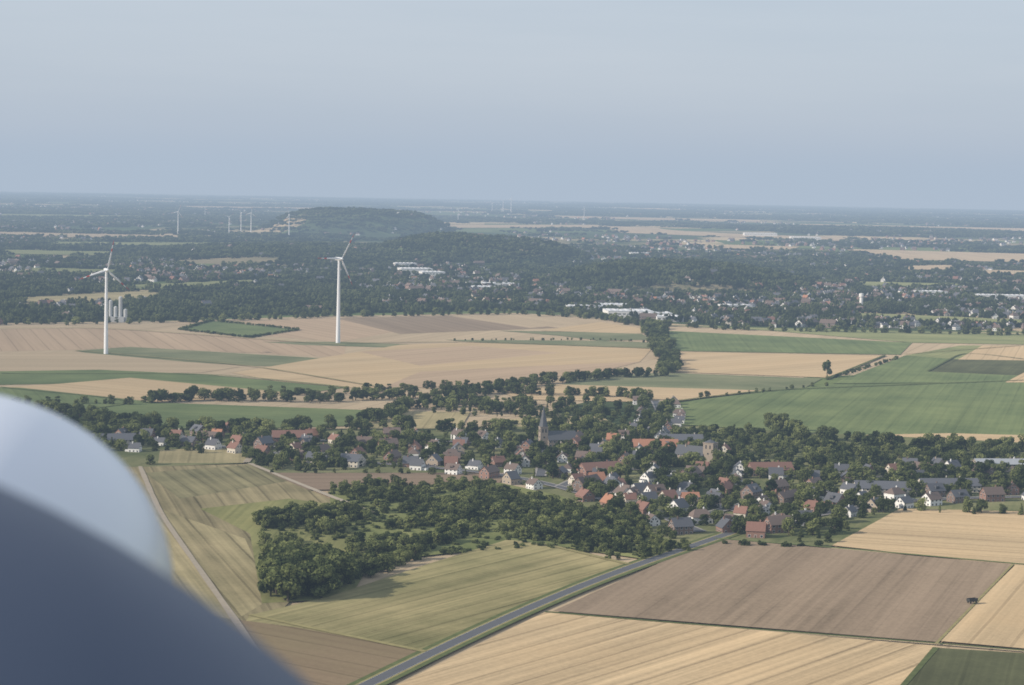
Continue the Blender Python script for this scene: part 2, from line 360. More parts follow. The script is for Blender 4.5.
# ------------------------------------------------------------------ houses
def wallmat(n,c): return simple(n,c,.14,1.2,.85)
BR=wallmat('brick_red',(.26,.155,.12)); BD=wallmat('brick_dark',(.19,.135,.11)); WH=wallmat('white_render',(.76,.75,.72)); CR=wallmat('cream_render',(.58,.53,.44)); YB=wallmat('yellow_brick',(.36,.30,.23))
RR=simple('red_roof_tiles',(.22,.12,.092),.25,1.5,.8); RG=simple('grey_roof_tiles',(.10,.103,.115),.25,1.5,.6); RB=simple('brown_roof_tiles',(.15,.112,.095),.25,1.5,.75); RO=simple('orange_roof_tiles',(.38,.185,.115),.15,1.5,.8)
RM=simple('metal_sheet_roof',(.36,.38,.40),.12,.2,.5); FL=simple('flat_roof_white',(.62,.63,.64),.1,.1,.7)
GL=simple('window_glass',(.03,.035,.045),.1,1,.15,spec=.6); FRM=simple('window_frame',(.7,.7,.68),.05,1,.6); DOOR=simple('door_wood',(.12,.07,.045),.2,1,.6)
def box(V,Fc,mi,x0,x1,y0,y1,z0,z1,m,bottom=False):
    s=len(V); V+= [(x0,y0,z0),(x1,y0,z0),(x1,y1,z0),(x0,y1,z0),(x0,y0,z1),(x1,y0,z1),(x1,y1,z1),(x0,y1,z1)]
    fs=[(0,1,5,4),(1,2,6,5),(2,3,7,6),(3,0,4,7),(4,5,6,7)]
    if bottom: fs.append((3,2,1,0))
    for f in fs: Fc.append(tuple(s+i for i in f)); mi.append(m)
def window(V,Fc,mi,face,c,z,w,h,dx,dy,door=False):
    for (ww,hh,pr,m) in ((w+.24,h+.24,.03,3),(w,h,.06,4 if door else 2)):
        a0,a1=c-ww/2,c+ww/2; z0,z1=z-hh/2,z+hh/2; s=len(V)
        if face[0]=='y':
            yy=(dy+pr)*(1 if face[1]=='+' else -1); V+= [(a0,yy,z0),(a1,yy,z0),(a1,yy,z1),(a0,yy,z1)]
        else:
            xx=(dx+pr)*(1 if face[1]=='+' else -1); V+= [(xx,a0,z0),(xx,a1,z0),(xx,a1,z1),(xx,a0,z1)]
        Fc.append((s,s+1,s+2,s+3)); mi.append(m)
def house_mesh(name,L,W,eave,ridge,wall,roof,dormer=False,annex=False,hip=0.0):
    V=[];Fc=[];mi=[]; hx,hy=L/2,W/2
    box(V,Fc,mi,-hx,hx,-hy,hy,-.3,eave,0)
    for sx in(-1,1):
        if hip==0:
            s=len(V); V+=[(sx*hx,-hy,eave),(sx*hx,hy,eave),(sx*hx,0,ridge-.15)]; Fc.append((s,s+1,s+2)); mi.append(0)
    sl=(ridge-eave)/hy; o=.5; e=hx+.4
    for sy in(-1,1):
        s=len(V); z0=eave-o*sl+.12; y0=sy*(hy+o); rx=e-hip
        V+=[(-e,y0,z0),(e,y0,z0),(rx,0,ridge+.12),(-rx,0,ridge+.12),(-e,y0,z0-.22),(e,y0,z0-.22),(rx,0,ridge-.1),(-rx,0,ridge-.1)]
        for f in((0,1,2,3),(4,5,1,0),(1,5,6,2),(0,3,7,4),(7,6,5,4)): Fc.append(tuple(s+i for i in f)); mi.append(1)
    if hip:
        for sx in(-1,1):
            s=len(V); z0=eave-o*sl+.12; V+=[(sx*e,-hy-o,z0),(sx*e,hy+o,z0),(sx*(e-hip),0,ridge+.12)]; Fc.append((s,s+1,s+2)); mi.append(1)
    n=max(2,int(L/3.0)); fl=[1.5]+([4.2] if eave>4.8 else [])
    for z in fl:
        for i in range(n):
            c=-hx+(i+.5)*L/n
            for f in('y+','y-'):
                if z==1.5 and i==n//2 and f=='y-': window(V,Fc,mi,f,c,1.05,1.0,2.1,hx,hy,True)
                else: window(V,Fc,mi,f,c,z,1.2,1.25,hx,hy)
    for f in('x+','x-'):
        for z in fl+[eave+.8] if hip==0 else fl:
            for c in((-W/4,W/4) if z<eave else (-1.1,1.1)): window(V,Fc,mi,f,c,z,1.1,1.2,hx,hy)
    cx=hx*.4; box(V,Fc,mi,cx-.4,cx+.4,.4,1.1,eave,ridge+1.1,0)
    if dormer:
        box(V,Fc,mi,-1.4,1.4,-hy*.85,-.6,eave+.4,eave+(ridge-eave)*.7,1)
        s=len(V); y=-hy*.85-.02; V+=[(-1.1,y,eave+.9),(1.1,y,eave+.9),(1.1,y,eave+1.9),(-1.1,y,eave+1.9)]; Fc.append((s,s+1,s+2,s+3)); mi.append(2)
    if annex:
        box(V,Fc,mi,hx+.01,hx+3.6,-hy*.6,hy*.5,-.3,2.7,0); box(V,Fc,mi,hx+.02,hx+3.8,-hy*.6-.2,hy*.5+.2,2.71,2.95,1)
    return npmesh(name,V,Fc,[wall,roof,GL,FRM,DOOR],mi)
HM=[('brick_house',house_mesh('brick_house',10,9,4.6,8.6,BR,RR)),('brick_house',house_mesh('brick_house',12,9.5,5.4,9.6,BD,RG,True)),('plastered_house',house_mesh('plastered_house',10,9,4.4,8.6,WH,RG,False,True)),
 ('plastered_house',house_mesh('plastered_house',11,9,5.2,9.3,WH,RB,True)),('plastered_house',house_mesh('plastered_house',9,8.5,4.8,8.8,CR,RR)),('brick_house',house_mesh('brick_house',14,9,5.4,9.4,BR,RB)),
 ('brick_house',house_mesh('brick_house',9,10,4.2,8.8,YB,RG,False,True)),('brick_house',house_mesh('brick_house',11,10,4.0,8.8,BR,RG,True)),('plastered_house',house_mesh('plastered_house',12,9,4.6,8.2,WH,RB,hip=3)),
 ('terraced_house',house_mesh('terraced_house',24,9,5.6,9.6,BD,RB)),('brick_house',house_mesh('brick_house',10,9,4.6,9.2,BR,RO)),('plastered_house',house_mesh('plastered_house',10,8,4.6,8.2,WH,RG))]
HN=[a for a,_ in HM]; HMM=[b for _,b in HM]
HWT=[2,3.2,4,3.2,1.8,2.8,2,3.2,2,.8,.5,4]
HWL=[4,2.5,2.5,2,3,3,2,2,1,1.2,1.4,2]
HPOS=[]
def hwt(x,y):
    u,v=P(x,y,0); return HWL if u<370 else HWT
for D in SW:
    for side in(-1,1):
        s=random.uniform(0,10); acc=0
        for i in range(1,len(D)):
            a,b=D[i-1],D[i]; L=(b-a).length; acc+=L
            if acc>=s:
                t=(b-a).normalized(); n=Vector((-t.y,t.x,0)); p=b+n*side*random.uniform(12,18); acc=0; s=random.uniform(12,19)
                if random.random()<.12 or any((p.x-q[0])**2+(p.y-q[1])**2<14**2 for q in HPOS): continue
                if any(min((p.x-d.x)**2+(p.y-d.y)**2 for d in DD)<9.5**2 for DD in SW): continue
                k=random.choices(range(12),hwt(p.x,p.y))[0]; q=random.uniform(.8,.98)
                ang=math.atan2(t.y,t.x)+(math.pi/2 if random.random()<.4 else 0)+random.gauss(0,.05)+(math.pi if random.random()<.5 else 0)
                HPOS.append((p.x,p.y)); obj(HN[k],HMM[k],(p.x,p.y,p.z+.3),ang,(q,q,q*random.uniform(.92,1.08)))
VILL=[[(85,436),(240,432),(330,436),(320,462),(250,455),(100,452)],[(330,436),(640,440),(640,465),(520,472),(340,464)],[(530,478),(640,465),(850,480),(830,520),(740,538),(640,515)],[(840,470),(1060,466),(1060,496),(860,500)]]
for poly,pr in zip(VILL,(.55,.55,.6,.35)):
    for q in fill(poly,25,pr):
        if any((q[0]-h[0])**2+(q[1]-h[1])**2<17**2 for h in HPOS) or any(min((q[0]-d.x)**2+(q[1]-d.y)**2 for d in DD)<11**2 for DD in SW): continue
        k=random.choices(range(12),hwt(*q))[0]; s=random.uniform(.8,.95); HPOS.append(q); obj(HN[k],HMM[k],(q[0],q[1],zg(*q)+.3),random.uniform(0,6.28),(s,s,s))
def place(name,mesh,u,v,rz,sc=(1,1,1)):
    p=G(u,v); HPOS.append((p.x,p.y)); return obj(name,mesh,(p.x,p.y,p.z+.3),rz,sc)
barnO=house_mesh('barn',34,14,5,9.5,BR,RO); barnG=house_mesh('barn',40,16,5,9,CR,RG); barnM=house_mesh('farm_hall',38,16,5,8,YB,RM); barnR=house_mesh('barn',30,13,5,9.5,BR,RR)
for (nm,ms,u,v,a) in [('barn',barnO,655,452,.1),('barn',barnG,684,446,.05),('barn',barnG,885,495,-.05),('barn',barnG,108,446,.3),('barn',barnR,770,476,.2),('barn',barnR,600,476,.5),('barn',barnG,948,492,.15),('barn',barnG,335,466,-.3),('barn',barnR,292,443,.2),('farm_hall',barnM,1000,470,.1)]:
    place(nm,ms,u,v,a)
for (k,u,v,a) in [(0,756,538,-.2),(2,802,526,.2),(5,778,533,.4),(2,640,497,.6),(3,655,500,.5),(4,668,505,.6),(10,596,487,.4),(2,612,490,1.9),(11,648,506,.6),(8,700,524,.3),(3,632,503,1.2),(10,690,508,.2),(2,678,514,.9)]:
    place(HN[k],HMM[k],u,v,a,(1.05,1.05,1.05))
STONE=simple('church_stone',(.30,.25,.20),.15,.8,.9); SLATE=simple('slate',(.09,.095,.105),.2,1.5,.6)
def church(u,v,rz,th,spire,tw,name='church'):
    p=G(u,v); e=bpy.data.objects.new(name,None); e.location=(p.x,p.y,p.z+.3); e.rotation_euler=(0,0,rz); link(e); HPOS.append((p.x,p.y)); HPOS.append((p.x+15,p.y))
    V=[];Fc=[];mi=[]; w=tw/2
    box(V,Fc,mi,-w,w,-w,w,-.3,th,0); box(V,Fc,mi,-w-.25,w+.25,-w-.25,w+.25,th+.002,th+.5,0,True)
    for f in('x+','x-','y+','y-'):
        for c in(-w*.4,w*.4): window(V,Fc,mi,f,c,th-2.6,1.0,2.6,w,w)
        window(V,Fc,mi,f,0,th*.5,1.2,1.2,w,w)
    obj('tower',npmesh('church_tower',V,Fc,[STONE,SLATE,GL,STONE,DOOR],mi),parent=e)
    V=[];Fc=[];mi=[]
    b=[(math.cos(math.pi/8+i*math.pi/4)*w*1.15,math.sin(math.pi/8+i*math.pi/4)*w*1.15,th+.55) for i in range(8)]
    V=b+[(0,0,th+.5+spire)]+[(0,0,th+.55)]
    for i in range(8): Fc.append((i,(i+1)%8,8)); mi.append(0)
    obj('spire',npmesh('church_spire',V,Fc,[SLATE],mi),parent=e)
    V=[];Fc=[];mi=[]; cone(V,Fc,mi,(0,0,th+spire),(0,0,th+spire+2.2),.1,.08,5,0); box(V,Fc,mi,-.6,.6,-.08,.08,th+spire+1.3,th+spire+1.5,0,True)
    obj('cross',npmesh('church_cross',V,Fc,[SLATE],mi),parent=e)
    n=obj('nave',house_mesh('church_nave',22,10,6,12,STONE,SLATE),(w+11.02,0,0),parent=e)
church(543,447,.25,15,16,6.0); church(710,464,2.6,15,2.2,8)
# ------------------------------------------------------------------ cars
def car_mesh(name,paint):
    V=[];Fc=[];mi=[]
    prof=[(-2.1,.3),(-2.15,.75),(-2.0,.95),(-1.55,1.0),(-1.2,1.4),(.35,1.43),(1.0,.98),(1.95,.85),(2.12,.6),(2.1,.3)]
    n=len(prof)
    for y in(-.85,.85): 
        for (x,z) in prof: V.append((x,y*(.82 if z>1.2 else 1),z))
    Fc.append(tuple(range(n))); mi.append(0); Fc.append(tuple(range(2*n-1,n-1,-1))); mi.append(0)
    for i in range(n): j=(i+1)%n; Fc.append((i,i+n,j+n,j)); mi.append(1 if i in(3,5) else 0)
    for sy in(-1,1):
        s=len(V); V+=[(-1.35,sy*.8,1.02),(.75,sy*.8,1.02),(.3,sy*.73,1.36),(-1.1,sy*.73,1.36)]
        V[s:s+4]=[(x,y+sy*.03,z) for x,y,z in V[s:s+4]]; Fc.append((s,s+1,s+2,s+3)); mi.append(1)
        for x in(-1.35,1.3):
            s=len(V)
            for yy in(sy*.7,sy*.88):
                for i in range(12): V.append((x+.32*math.cos(i*math.pi/6),yy,.32+.32*math.sin(i*math.pi/6)))
            for i in range(12): j=(i+1)%12; Fc.append((s+i,s+j,s+12+j,s+12+i)); mi.append(2)
            Fc.append(tuple(range(s+12,s+24))); mi.append(2)
    return npmesh(name,V,Fc,[paint,GL,simple('tyre',(.02,.02,.02))],mi)
CARS=[car_mesh('parked_car',simple('car_paint',c,.05,1,.3,spec=.5,coat=.5)) for c in((.75,.75,.75),(.03,.03,.04),(.25,.27,.3),(.35,.03,.02),(.05,.08,.25))]
for D in SW:
    for i in range(3,len(D)-2,5):
        if random.random()<.5: continue
        a,b=D[i],D[i+1]; t=(b-a).normalized(); n=Vector((-t.y,t.x,0)); s=random.choice((-1,1)); p=a+n*s*1.9
        obj('parked_car',random.choice(CARS),(p.x,p.y,p.z+LAY[0]+.1),math.atan2(t.y,t.x)+(math.pi if s>0 else 0))
def trailer():
    p=G(972,606); e=bpy.data.objects.new('farm_trailer',None); e.location=(p.x,p.y,p.z+LAY[0]); e.rotation_euler=(0,0,.5); link(e)
    dk=simple('dark_painted_steel',(.05,.05,.045))
    V=[];Fc=[];mi=[]; box(V,Fc,mi,-2.6,2.6,-1.2,1.2,.95,1.2,0,True)
    for a in((-2.6,2.6,-1.2,-1.12),(-2.6,2.6,1.12,1.2),(-2.6,-2.52,-1.11,1.11),(2.52,2.6,-1.11,1.11)): box(V,Fc,mi,*a,1.202,2.3,0,True)
    obj('load_bed',npmesh('load_bed',V,Fc,[dk],mi),parent=e)
    V=[];Fc=[];mi=[]; cone(V,Fc,mi,(2.6,0,1.0),(4.6,0,.6),.08,.06,6,0); obj('drawbar',npmesh('drawbar',V,Fc,[dk],mi),parent=e)
    for i,(x,y) in enumerate(((-1.7,-1.0),(-1.7,1.0),(1.7,-1.0),(1.7,1.0))):
        bm=bmesh.new(); bmesh.ops.create_cone(bm,cap_ends=True,segments=16,radius1=.5,radius2=.5,depth=.3,matrix=Matrix.Translation((x,y,.5))@Matrix.Rotation(math.pi/2,4,'X'))
        me=bpy.data.meshes.new('wheel'); bm.to_mesh(me); bm.free(); me.materials.append(dk); obj('wheel_%d'%(i+1),me,parent=e)
trailer()
# ------------------------------------------------------------------ trees
def clear(q,r=7.0,rs=5.0):
    return not(any((q[0]-h[0])**2+(q[1]-h[1])**2<r*r for h in HPOS) or any(min((q[0]-d.x)**2+(q[1]-d.y)**2 for d in DD)<rs*rs for DD in SW))
def tree(q,h,kind=None):
    r=random.random()
    if kind is None: kind='b' if r<.58 else('y' if r<.88 else ('c' if r<.95 else 'p'))
    ms,nm={'b':(TREES,'broadleaf_tree'),'y':(YNG,'broadleaf_tree'),'c':(CON,'conifer_tree'),'p':(POP,'poplar_tree'),'s':(SHR,'shrub')}[kind]
    k=h/(5 if kind=='s' else 10); w=k*random.uniform(.85,1.25)
    obj(nm,random.choice(ms),(q[0],q[1],zg(*q)+.2),random.uniform(0,6.28),(w,w,k))
nt_=0
for poly,sp,pr in [(VILL[0],10,.75),(VILL[1],10,.75),(VILL[2],10.5,.62),(VILL[3],9.5,.9),([(620,432),(800,436),(850,460),(850,482),(700,474),(600,460)],10,.85),([(820,448),(1060,450),(1060,470),(840,470)],10,.95),
    ([(740,512),(850,492),(900,505),(830,545),(780,545)],10,.6),([(540,430),(640,428),(620,440),(540,440)],10,.8),([(240,456),(330,462),(420,470),(270,474)],10,.9),([(60,428),(120,430),(110,440),(50,442)],10,.8),([(420,405),(520,400),(640,410),(640,425),(500,418),(430,415)],11,.6),([(560,490),(640,512),(700,540),(650,528),(560,500)],9,.6)]:
    for q in fill(poly,sp,pr):
        if clear(q,6.4,4.4): tree(q,random.uniform(4.5,11.5)*random.choice((.75,1,1.2))); nt_+=1
for pl,st,jit,h0,h1 in [([(826,440),(900,452),(1060,452)],8,4,9,15),([(770,430),(800,440),(820,450)],8,4,10,17),([(640,400),(648,420),(640,436)],8,3,8,14),([(670,405),(662,425),(655,440)],8,3,7,13),([(690,549),(640,560),(600,562)],7,2,4,8),([(830,505),(900,512),(1030,516)],9,3,6,11),
    ([(725,545),(780,548),(830,548)],9,2,3,5),([(145,466),(158,466)],8,1,5,8),([(268,474),(330,474),(500,476)],12,2,3,6)]:
    for q in along(pl,st,jit):
        if clear(q,7,4): tree(q,random.uniform(h0,h1),'s' if h1<6 else None)
tree(G(827,377)[:2],19,'b')
def pt_(q,h0,h1,base,n):
    k=random.uniform(h0,h1)/base; w=k*random.uniform(.95,1.3); return (q[0],q[1],zg(*q)+.1,random.uniform(0,6.28),w,k,random.randrange(n))
for pl,st,jit,h0,h1 in [([(150,404),(200,400),(330,402),(470,397),(500,392),(545,384),(620,378),(668,376)],4.5,6,6,13),([(215,396),(330,394),(470,387)],6,5,4,9),([(650,326),(658,340),(664,356),(672,374)],4,6,8,14),([(40,412),(100,424),(160,428)],6,5,9,14),
    ([(100,428),(240,432),(330,430),(420,432)],5,5,6,13),([(370,424),(420,408),(470,405),(500,415)],5,5,7,13),([(500,394),(620,397),(650,402)],5,5,7,12),([(0,405),(150,404)],7,4,4,9),
    ([(560,312),(600,318),(650,328)],5,5,7,11),([(430,432),(540,432),(620,434)],6,4,7,12),([(700,398),(830,386)],16,4,3,6),([(455,341),(600,340),(655,343)],9,3,2,4),([(-60,326),(170,323),(330,317),(520,314),(640,322)],8,10,6,12),([(660,326),(760,331),(1050,336)],8,8,6,12)]:
    scatter_obj('hedgerow',[pt_(q,h0,h1,10,5) for q in along(pl,st,jit) if clear(q,6,3)],C_YNG if h1<13 else C_TREE)
scatter_obj('hedge',[pt_(q,2.5,4.5,5,3) for q in along([(180,330),(212,321),(300,330),(250,338),(180,330)],4,1.5)+along([(826,380),(900,358)],9,2)],C_SHR)
def mass(name,polys,sp,h0,h1,coll,n,pr=1.0,base=10.0,minus=(),gap=-9,gs=45):
    pts=[]; Wm=[[G(*p) for p in m] for m in minus]
    for poly in polys:
        for q in fill(poly,sp,pr):
            if any(inpoly(q,m) for m in Wm): continue
            nz=noise.noise(Vector((q[0]/gs,q[1]/gs,1.7)))
            if nz<gap: continue
            p=pt_(q,h0,h1,base,n); s=1+.35*nz; pts.append(p[:4]+(p[4]*s,p[5]*s,p[6]))
    return scatter_obj(name,pts,coll)
mass('young_woodland',[[(330,492),(360,488),(450,482),(500,490),(540,502),(620,516),(688,545),(655,556),(590,554),(560,546),(470,535),(440,548),(405,557),(352,560),(350,545),(300,532),(262,530),(270,518),(350,520),(385,512)]],6.0,3.8,8.5,C_YNG,6,.8,minus=[[(385,532),(440,528),(430,540),(395,545)],[(300,500),(350,500),(380,512),(350,518),(300,516)]],gap=-.28)
mass('tall_tree_group',[[(262,590),(275,575),(330,572),(343,590),(320,603),(270,604)]],5.5,12,18,C_TREE,5,.75)
mass('tree_belt',[[(345,566),(420,556),(420,562),(350,584)],[(262,545),(300,540),(310,560),(268,556)],[(330,577),(352,573),(350,590),(335,592)],[(255,524),(300,514),(370,516),(370,524),(300,526),(262,532)]],6,5,10,C_YNG,6,.7)
mass('woodland_undergrowth',[[(330,494),(460,486),(540,504),(690,549),(640,560),(540,549),(400,562),(348,562),(345,548),(255,532),(265,516),(350,518)]],6,2,4,C_SHR,3,.5,base=5.0)
mass('orchard',[[(505,421),(600,417),(620,429),(500,431)]],13,4,6,C_SHR,3,.5,base=5.0)
# ------------------------------------------------------------------ far landscape
BOUND=[(-400,326),(0,326),(170,321),(330,315),(520,312),(600,316),(660,323),(760,328),(1024,332),(1400,337)]
def vb(u):
    for a,b in zip(BOUND,BOUND[1:]):
        if a[0]<=u<=b[0]: return a[1]+(b[1]-a[1])*(u-a[0])/(b[0]-a[0])
    return 330
CLEAR=[[(20,298),(150,291),(165,296),(140,301),(30,304)],[(-50,231),(180,236),(182,239),(-50,236)],[(840,249),(1100,256),(1100,264),(900,260)],[(600,226),(700,229),(850,238),(840,241),(620,233)],[(900,266),(965,265),(950,270),(900,270)],
 [(440,225),(600,225),(620,228),(450,228)],[(0,214),(150,216),(150,218),(0,217)],[(700,244),(800,247),(790,250),(700,248)],[(120,286),(250,280),(260,284),(140,290)],[(0,250),(120,252),(110,256),(0,254)],[(460,297),(520,300),(510,303),(460,300)],[(850,313),(1040,321),(1040,325),(860,319)],
 [(560,216),(760,220),(760,222),(560,218)],[(800,224),(1100,230),(1100,233),(800,227)],[(180,206),(330,208),(330,210),(180,208)],[(860,282),(960,284),(960,287),(860,286)],[(20,268),(120,270),(120,274),(20,272)],[(980,270),(1100,273),(1100,277),(980,275)],[(40,242),(240,243),(240,246),(60,245)],[(180,262),(280,262),(270,266),(190,266)]]
CC=[YGR,TAN2,TAN2,TAN2,TAN2,TAN2,LGR,TAN2,LGR,LGR,TAN2,LGR,TAN2,TAN2,TAN2,LGR,LGR,TAN2,LGR,TAN2]
for c,cl in zip(CLEAR,CC): field('distant_field',c,cl,z=1.2,**ST)
TOWN=[[(560,318),(600,300),(1200,300),(1200,333),(760,329),(640,322)],[(700,285),(1200,268),(1200,300),(720,300)],[(330,274),(450,262),(560,284),(600,300),(480,298),(330,290)],[(-200,256),(250,262),(330,272),(330,284),(200,286),(-200,284)],[(780,240),(1000,243),(1000,248),(780,246)],[(590,292),(700,288),(700,300),(600,302)],[(20,305),(110,303),(110,310),(20,312)],[(380,300),(560,303),(560,309),(380,307)]]
WOOD=[[(-200,286),(200,286),(330,288),(560,296),(600,302),(560,312),(440,313),(300,317),(150,321),(-200,325)],[(560,266),(820,266),(860,284),(700,292),(590,296)]]
def landcover(u,v,x,y):
    for c in CLEAR:
        if inpoly((u,v),c): return 0,0
        if inpoly((u,v-2.5),c) and v>240: return .15,0
    t=any(inpoly((u,v),c) for c in TOWN); w=any(inpoly((u,v),c) for c in WOOD)
    n=noise.fractal(Vector((x/1700,y/2400,3.3)),1.0,2.0,4)
    n2=noise.noise(Vector((x/260,y/400,9.1)))
    h=hills(x,y)>4
    pt=1.0 if h else ((.42 if n2<.1 else .75) if t else (.9 if w and n2>-.3 else (.75 if n+.35*n2>.15 else (.03 if n+.35*n2<0 else .2))))
    ph=(.30 if n2<.1 else .10) if t else (.10 if noise.noise(Vector((x/1300,y/1300,20)))>.08 else .01)
    if h: ph=.02
    if w and not t: ph=.01
    return pt,ph
pf=[];ph_=[]
r=2700.0
while r<34000:
    s=r*.0052; ang=-.31
    while ang<.31:
        rr=r+random.uniform(-.5,.5)*s*1.3; a=ang+random.uniform(-.5,.5)*.0052
        x,y=rr*math.sin(a),rr*math.cos(a); u,v=P(x,y,zg(x,y)-hills(x,y))
        if v<vb(u)-1:
            pt,ph=landcover(u,v,x,y)
            if random.random()<pt:
                k=max(.45,s*1.45/40); pf.append((x,y,zg(x,y),random.uniform(0,6.28),k,random.uniform(.6,1.1)*max(1,.8+k*.08),random.randrange(5)))
            if random.random()<ph:
                for _ in range(1 if r<5500 else 2):
                    k=random.choices(range(12),HWT)[0]; hx_=x+random.uniform(-s,s); hy_=y+random.uniform(-s,s)
                    ph_.append((hx_,hy_,zg(hx_,hy_)+.5,random.uniform(0,6.28),random.uniform(.9,1.25),random.uniform(.9,1.25),k))
        ang+=.0052
    r+=s*1.3
scatter_obj('distant_forest',pf,C_CL)
C_H=proto('town_house_variants',HMM); scatter_obj('distant_town',ph_,C_H)
print('INST',len(pf),len(ph_),len(HPOS),nt_)
def hall(name,u,v,L,W,h,rz,roof,wall):
    p=G(u,v); V=[];Fc=[];mi=[]
    box(V,Fc,mi,-L/2,L/2,-W/2,W/2,-1,h,0); box(V,Fc,mi,-L/2-.3,L/2+.3,-W/2-.3,W/2+.3,h+.003,h+.6,1,True)
    for i in range(int(L/9)): box(V,Fc,mi,-L/2+4+i*9,-L/2+8+i*9,-W*.3,W*.3,h+.603,h+1.5,1)
    for i in range(int(L/7)):
        window(V,Fc,mi,'y-',-L/2+3.5+i*7,h*.6,4.5,1.6,L/2,W/2)
    obj(name,npmesh(name,V,Fc,[wall,roof,GL,FRM,DOOR],mi),(p.x,p.y,p.z+.3),rz)
for a in [(628,317,70,60,10,.1),(652,318,55,50,8,.1),(612,310,50,50,9,.0),(668,321,40,40,7,.1),(415,274,70,60,12,.2),(432,276,50,50,9,.2),(405,268,50,40,11,.2),(488,291,60,40,8,.1),(500,288,70,40,9,.1),(1000,300,90,40,9,0),(585,311,60,30,8,.1),(590,285,60,40,9,0),(805,240,120,60,12,0),(760,236,140,60,12,0),(735,310,50,30,8,.2),(930,296,60,30,9,.1),(640,256,60,30,9,.1),(300,258,60,30,9,.1)]:
    hall('warehouse',*a[:6],FL,WH)
SG=wallmat('weathered_concrete',(.44,.45,.45))
def silo(u,v,n,hh,rr):
    p=G(u,v); e=bpy.data.objects.new('silo_plant',None); e.location=p; link(e)
    for i in range(n):
        V=[];Fc=[];mi=[]; h=hh*(.85,.6,1,.5)[i%4]; x=(i-(n-1)/2)*rr*2.6
        cone(V,Fc,mi,(x,0,-1),(x,0,h),rr,rr,16,0); cone(V,Fc,mi,(x,0,h),(x,0,h+rr*.7),rr,.2,16,0)
        obj('silo_%d'%(i+1),npmesh('silo',V,Fc,[SG],mi),parent=e)
    V=[];Fc=[];mi=[]; box(V,Fc,mi,-n*rr*1.1,n*rr*.9,-rr-6,-rr-.5,-1,hh*.22,0)
    obj('elevator_house',npmesh('elevator_house',V,Fc,[SG],mi),parent=e)
silo(118,322,4,34,2.6)
def wtower(u,v,h,r_):
    p=G(u,v); V=[];Fc=[];mi=[]; cone(V,Fc,mi,(0,0,-1),(0,0,h*.7),r_*.8,r_*.8,16,0); cone(V,Fc,mi,(0,0,h*.7),(0,0,h*.78),r_*.8,r_*1.1,16,0); cone(V,Fc,mi,(0,0,h*.78),(0,0,h*.97),r_*1.1,r_*1.1,16,0); cone(V,Fc,mi,(0,0,h*.97),(0,0,h),r_*1.1,.3,16,1)
    obj('water_tower',npmesh('water_tower',V,Fc,[WH,SG],mi),p)
wtower(861,309,27,3.6)
# ------------------------------------------------------------------ wind turbines
TW=simple('turbine_white',(.74,.75,.76),.04,.2,.45); TR=simple('turbine_red',(.50,.07,.045),.05,1,.5)
def blade_mesh(R):
    V=[];Fc=[];mi=[]; n=26; st=[]
    for i in range(n+1):
        t=i/n; r=1.2+t*(R-1.2)
        ch=(.9+ (2.6-.9)*min(1,t/.18)) if t<.18 else 2.6*max(0.0,1-(t-.18)/.82)**.85*.85+.39
        th=ch*(.6 if t<.06 else .22-.1*t); tw=math.radians(16*(1-t)**2); c,s=math.cos(tw),math.sin(tw); ring=[]
        for (px,py) in((-.35,0),(-.2,.45),(.1,.5),(.65,.0),(.1,-.4),(-.2,-.4)):
            x=px*ch;y=py*th; ring.append(len(V)); V.append((x*c-y*s,x*s+y*c,r))
        st.append((ring,t))
    for (a,t),(b,_) in zip(st,st[1:]):
        for j in range(6): k=(j+1)%6; Fc.append((a[j],a[k],b[k],b[j])); mi.append(1 if (t>.82 or .58<t<.70) else 0)
    Fc.append(tuple(st[-1][0])); mi.append(1)
    return npmesh('blade',V,Fc,[TW,TR],mi,True)
V=[];Fc=[];mi=[]
zs=[0,.25,.5,.75,1.0]
for a,b in zip(zs,zs[1:]): cone(V,Fc,mi,(0,0,a*100),(0,0,b*100),2.6-1.3*a,2.6-1.3*b,24,0)
TOWER=npmesh('turbine_tower',V,Fc,[TW],mi,True); BL=blade_mesh(35)
def ell(name,a,b,c,mat,seg=32,pw=1.0):
    bm=bmesh.new(); bmesh.ops.create_uvsphere(bm,u_segments=seg,v_segments=seg//2,radius=1)
    for v in bm.verts:
        q=v.co; q=Vector([math.copysign(abs(k)**pw,k) for k in q]); v.co=Vector((q.x*a,q.y*b,q.z*c))
    me=bpy.data.meshes.new(name); bm.to_mesh(me); bm.free(); me.materials.append(mat)
    for p in me.polygons: p.use_smooth=True
    return me
NAC=ell('nacelle',2.0,5.6,2.0,TW,24,.55); HUB=ell('hub',1.7,2.2,1.7,TW,24)
def turbine(u,v,hub_px,yaw,phase,zoff=0):
    p=G(u,v); d=p.y; h=hub_px*d/F; s=h/98
    e=bpy.data.objects.new('wind_turbine',None); e.location=(p.x,p.y,p.z); e.rotation_euler=(0,0,yaw); e.scale=(s,s,s); link(e)
    obj('tower',TOWER,(0,0,0),sc=(1,1,.97),parent=e); obj('nacelle',NAC,(0,1.5,98.5),parent=e); obj('hub',HUB,(0,-5,98.5),parent=e)
    for i in range(3):
        b=obj('blade_%d'%(i+1),BL,(0,-5,98.5),parent=e); b.rotation_euler=(0,math.radians(phase+120*i),0)
turbine(106,354,84,.45,12); turbine(338,343,84,.75,32)
for a in [(178,234,22,.3,20),(229,234,17,.2,50),(241,232,19,.5,80),(251,232,19,.1,10),(289,237,22,.4,100),(458,222,12,.3,30),(503,212,11,.2,60),(511,212,13,.3,15),(584,220,11,.3,15),(205,216,9,.3,50),(492,211,8,.3,90)]: turbine(*a)
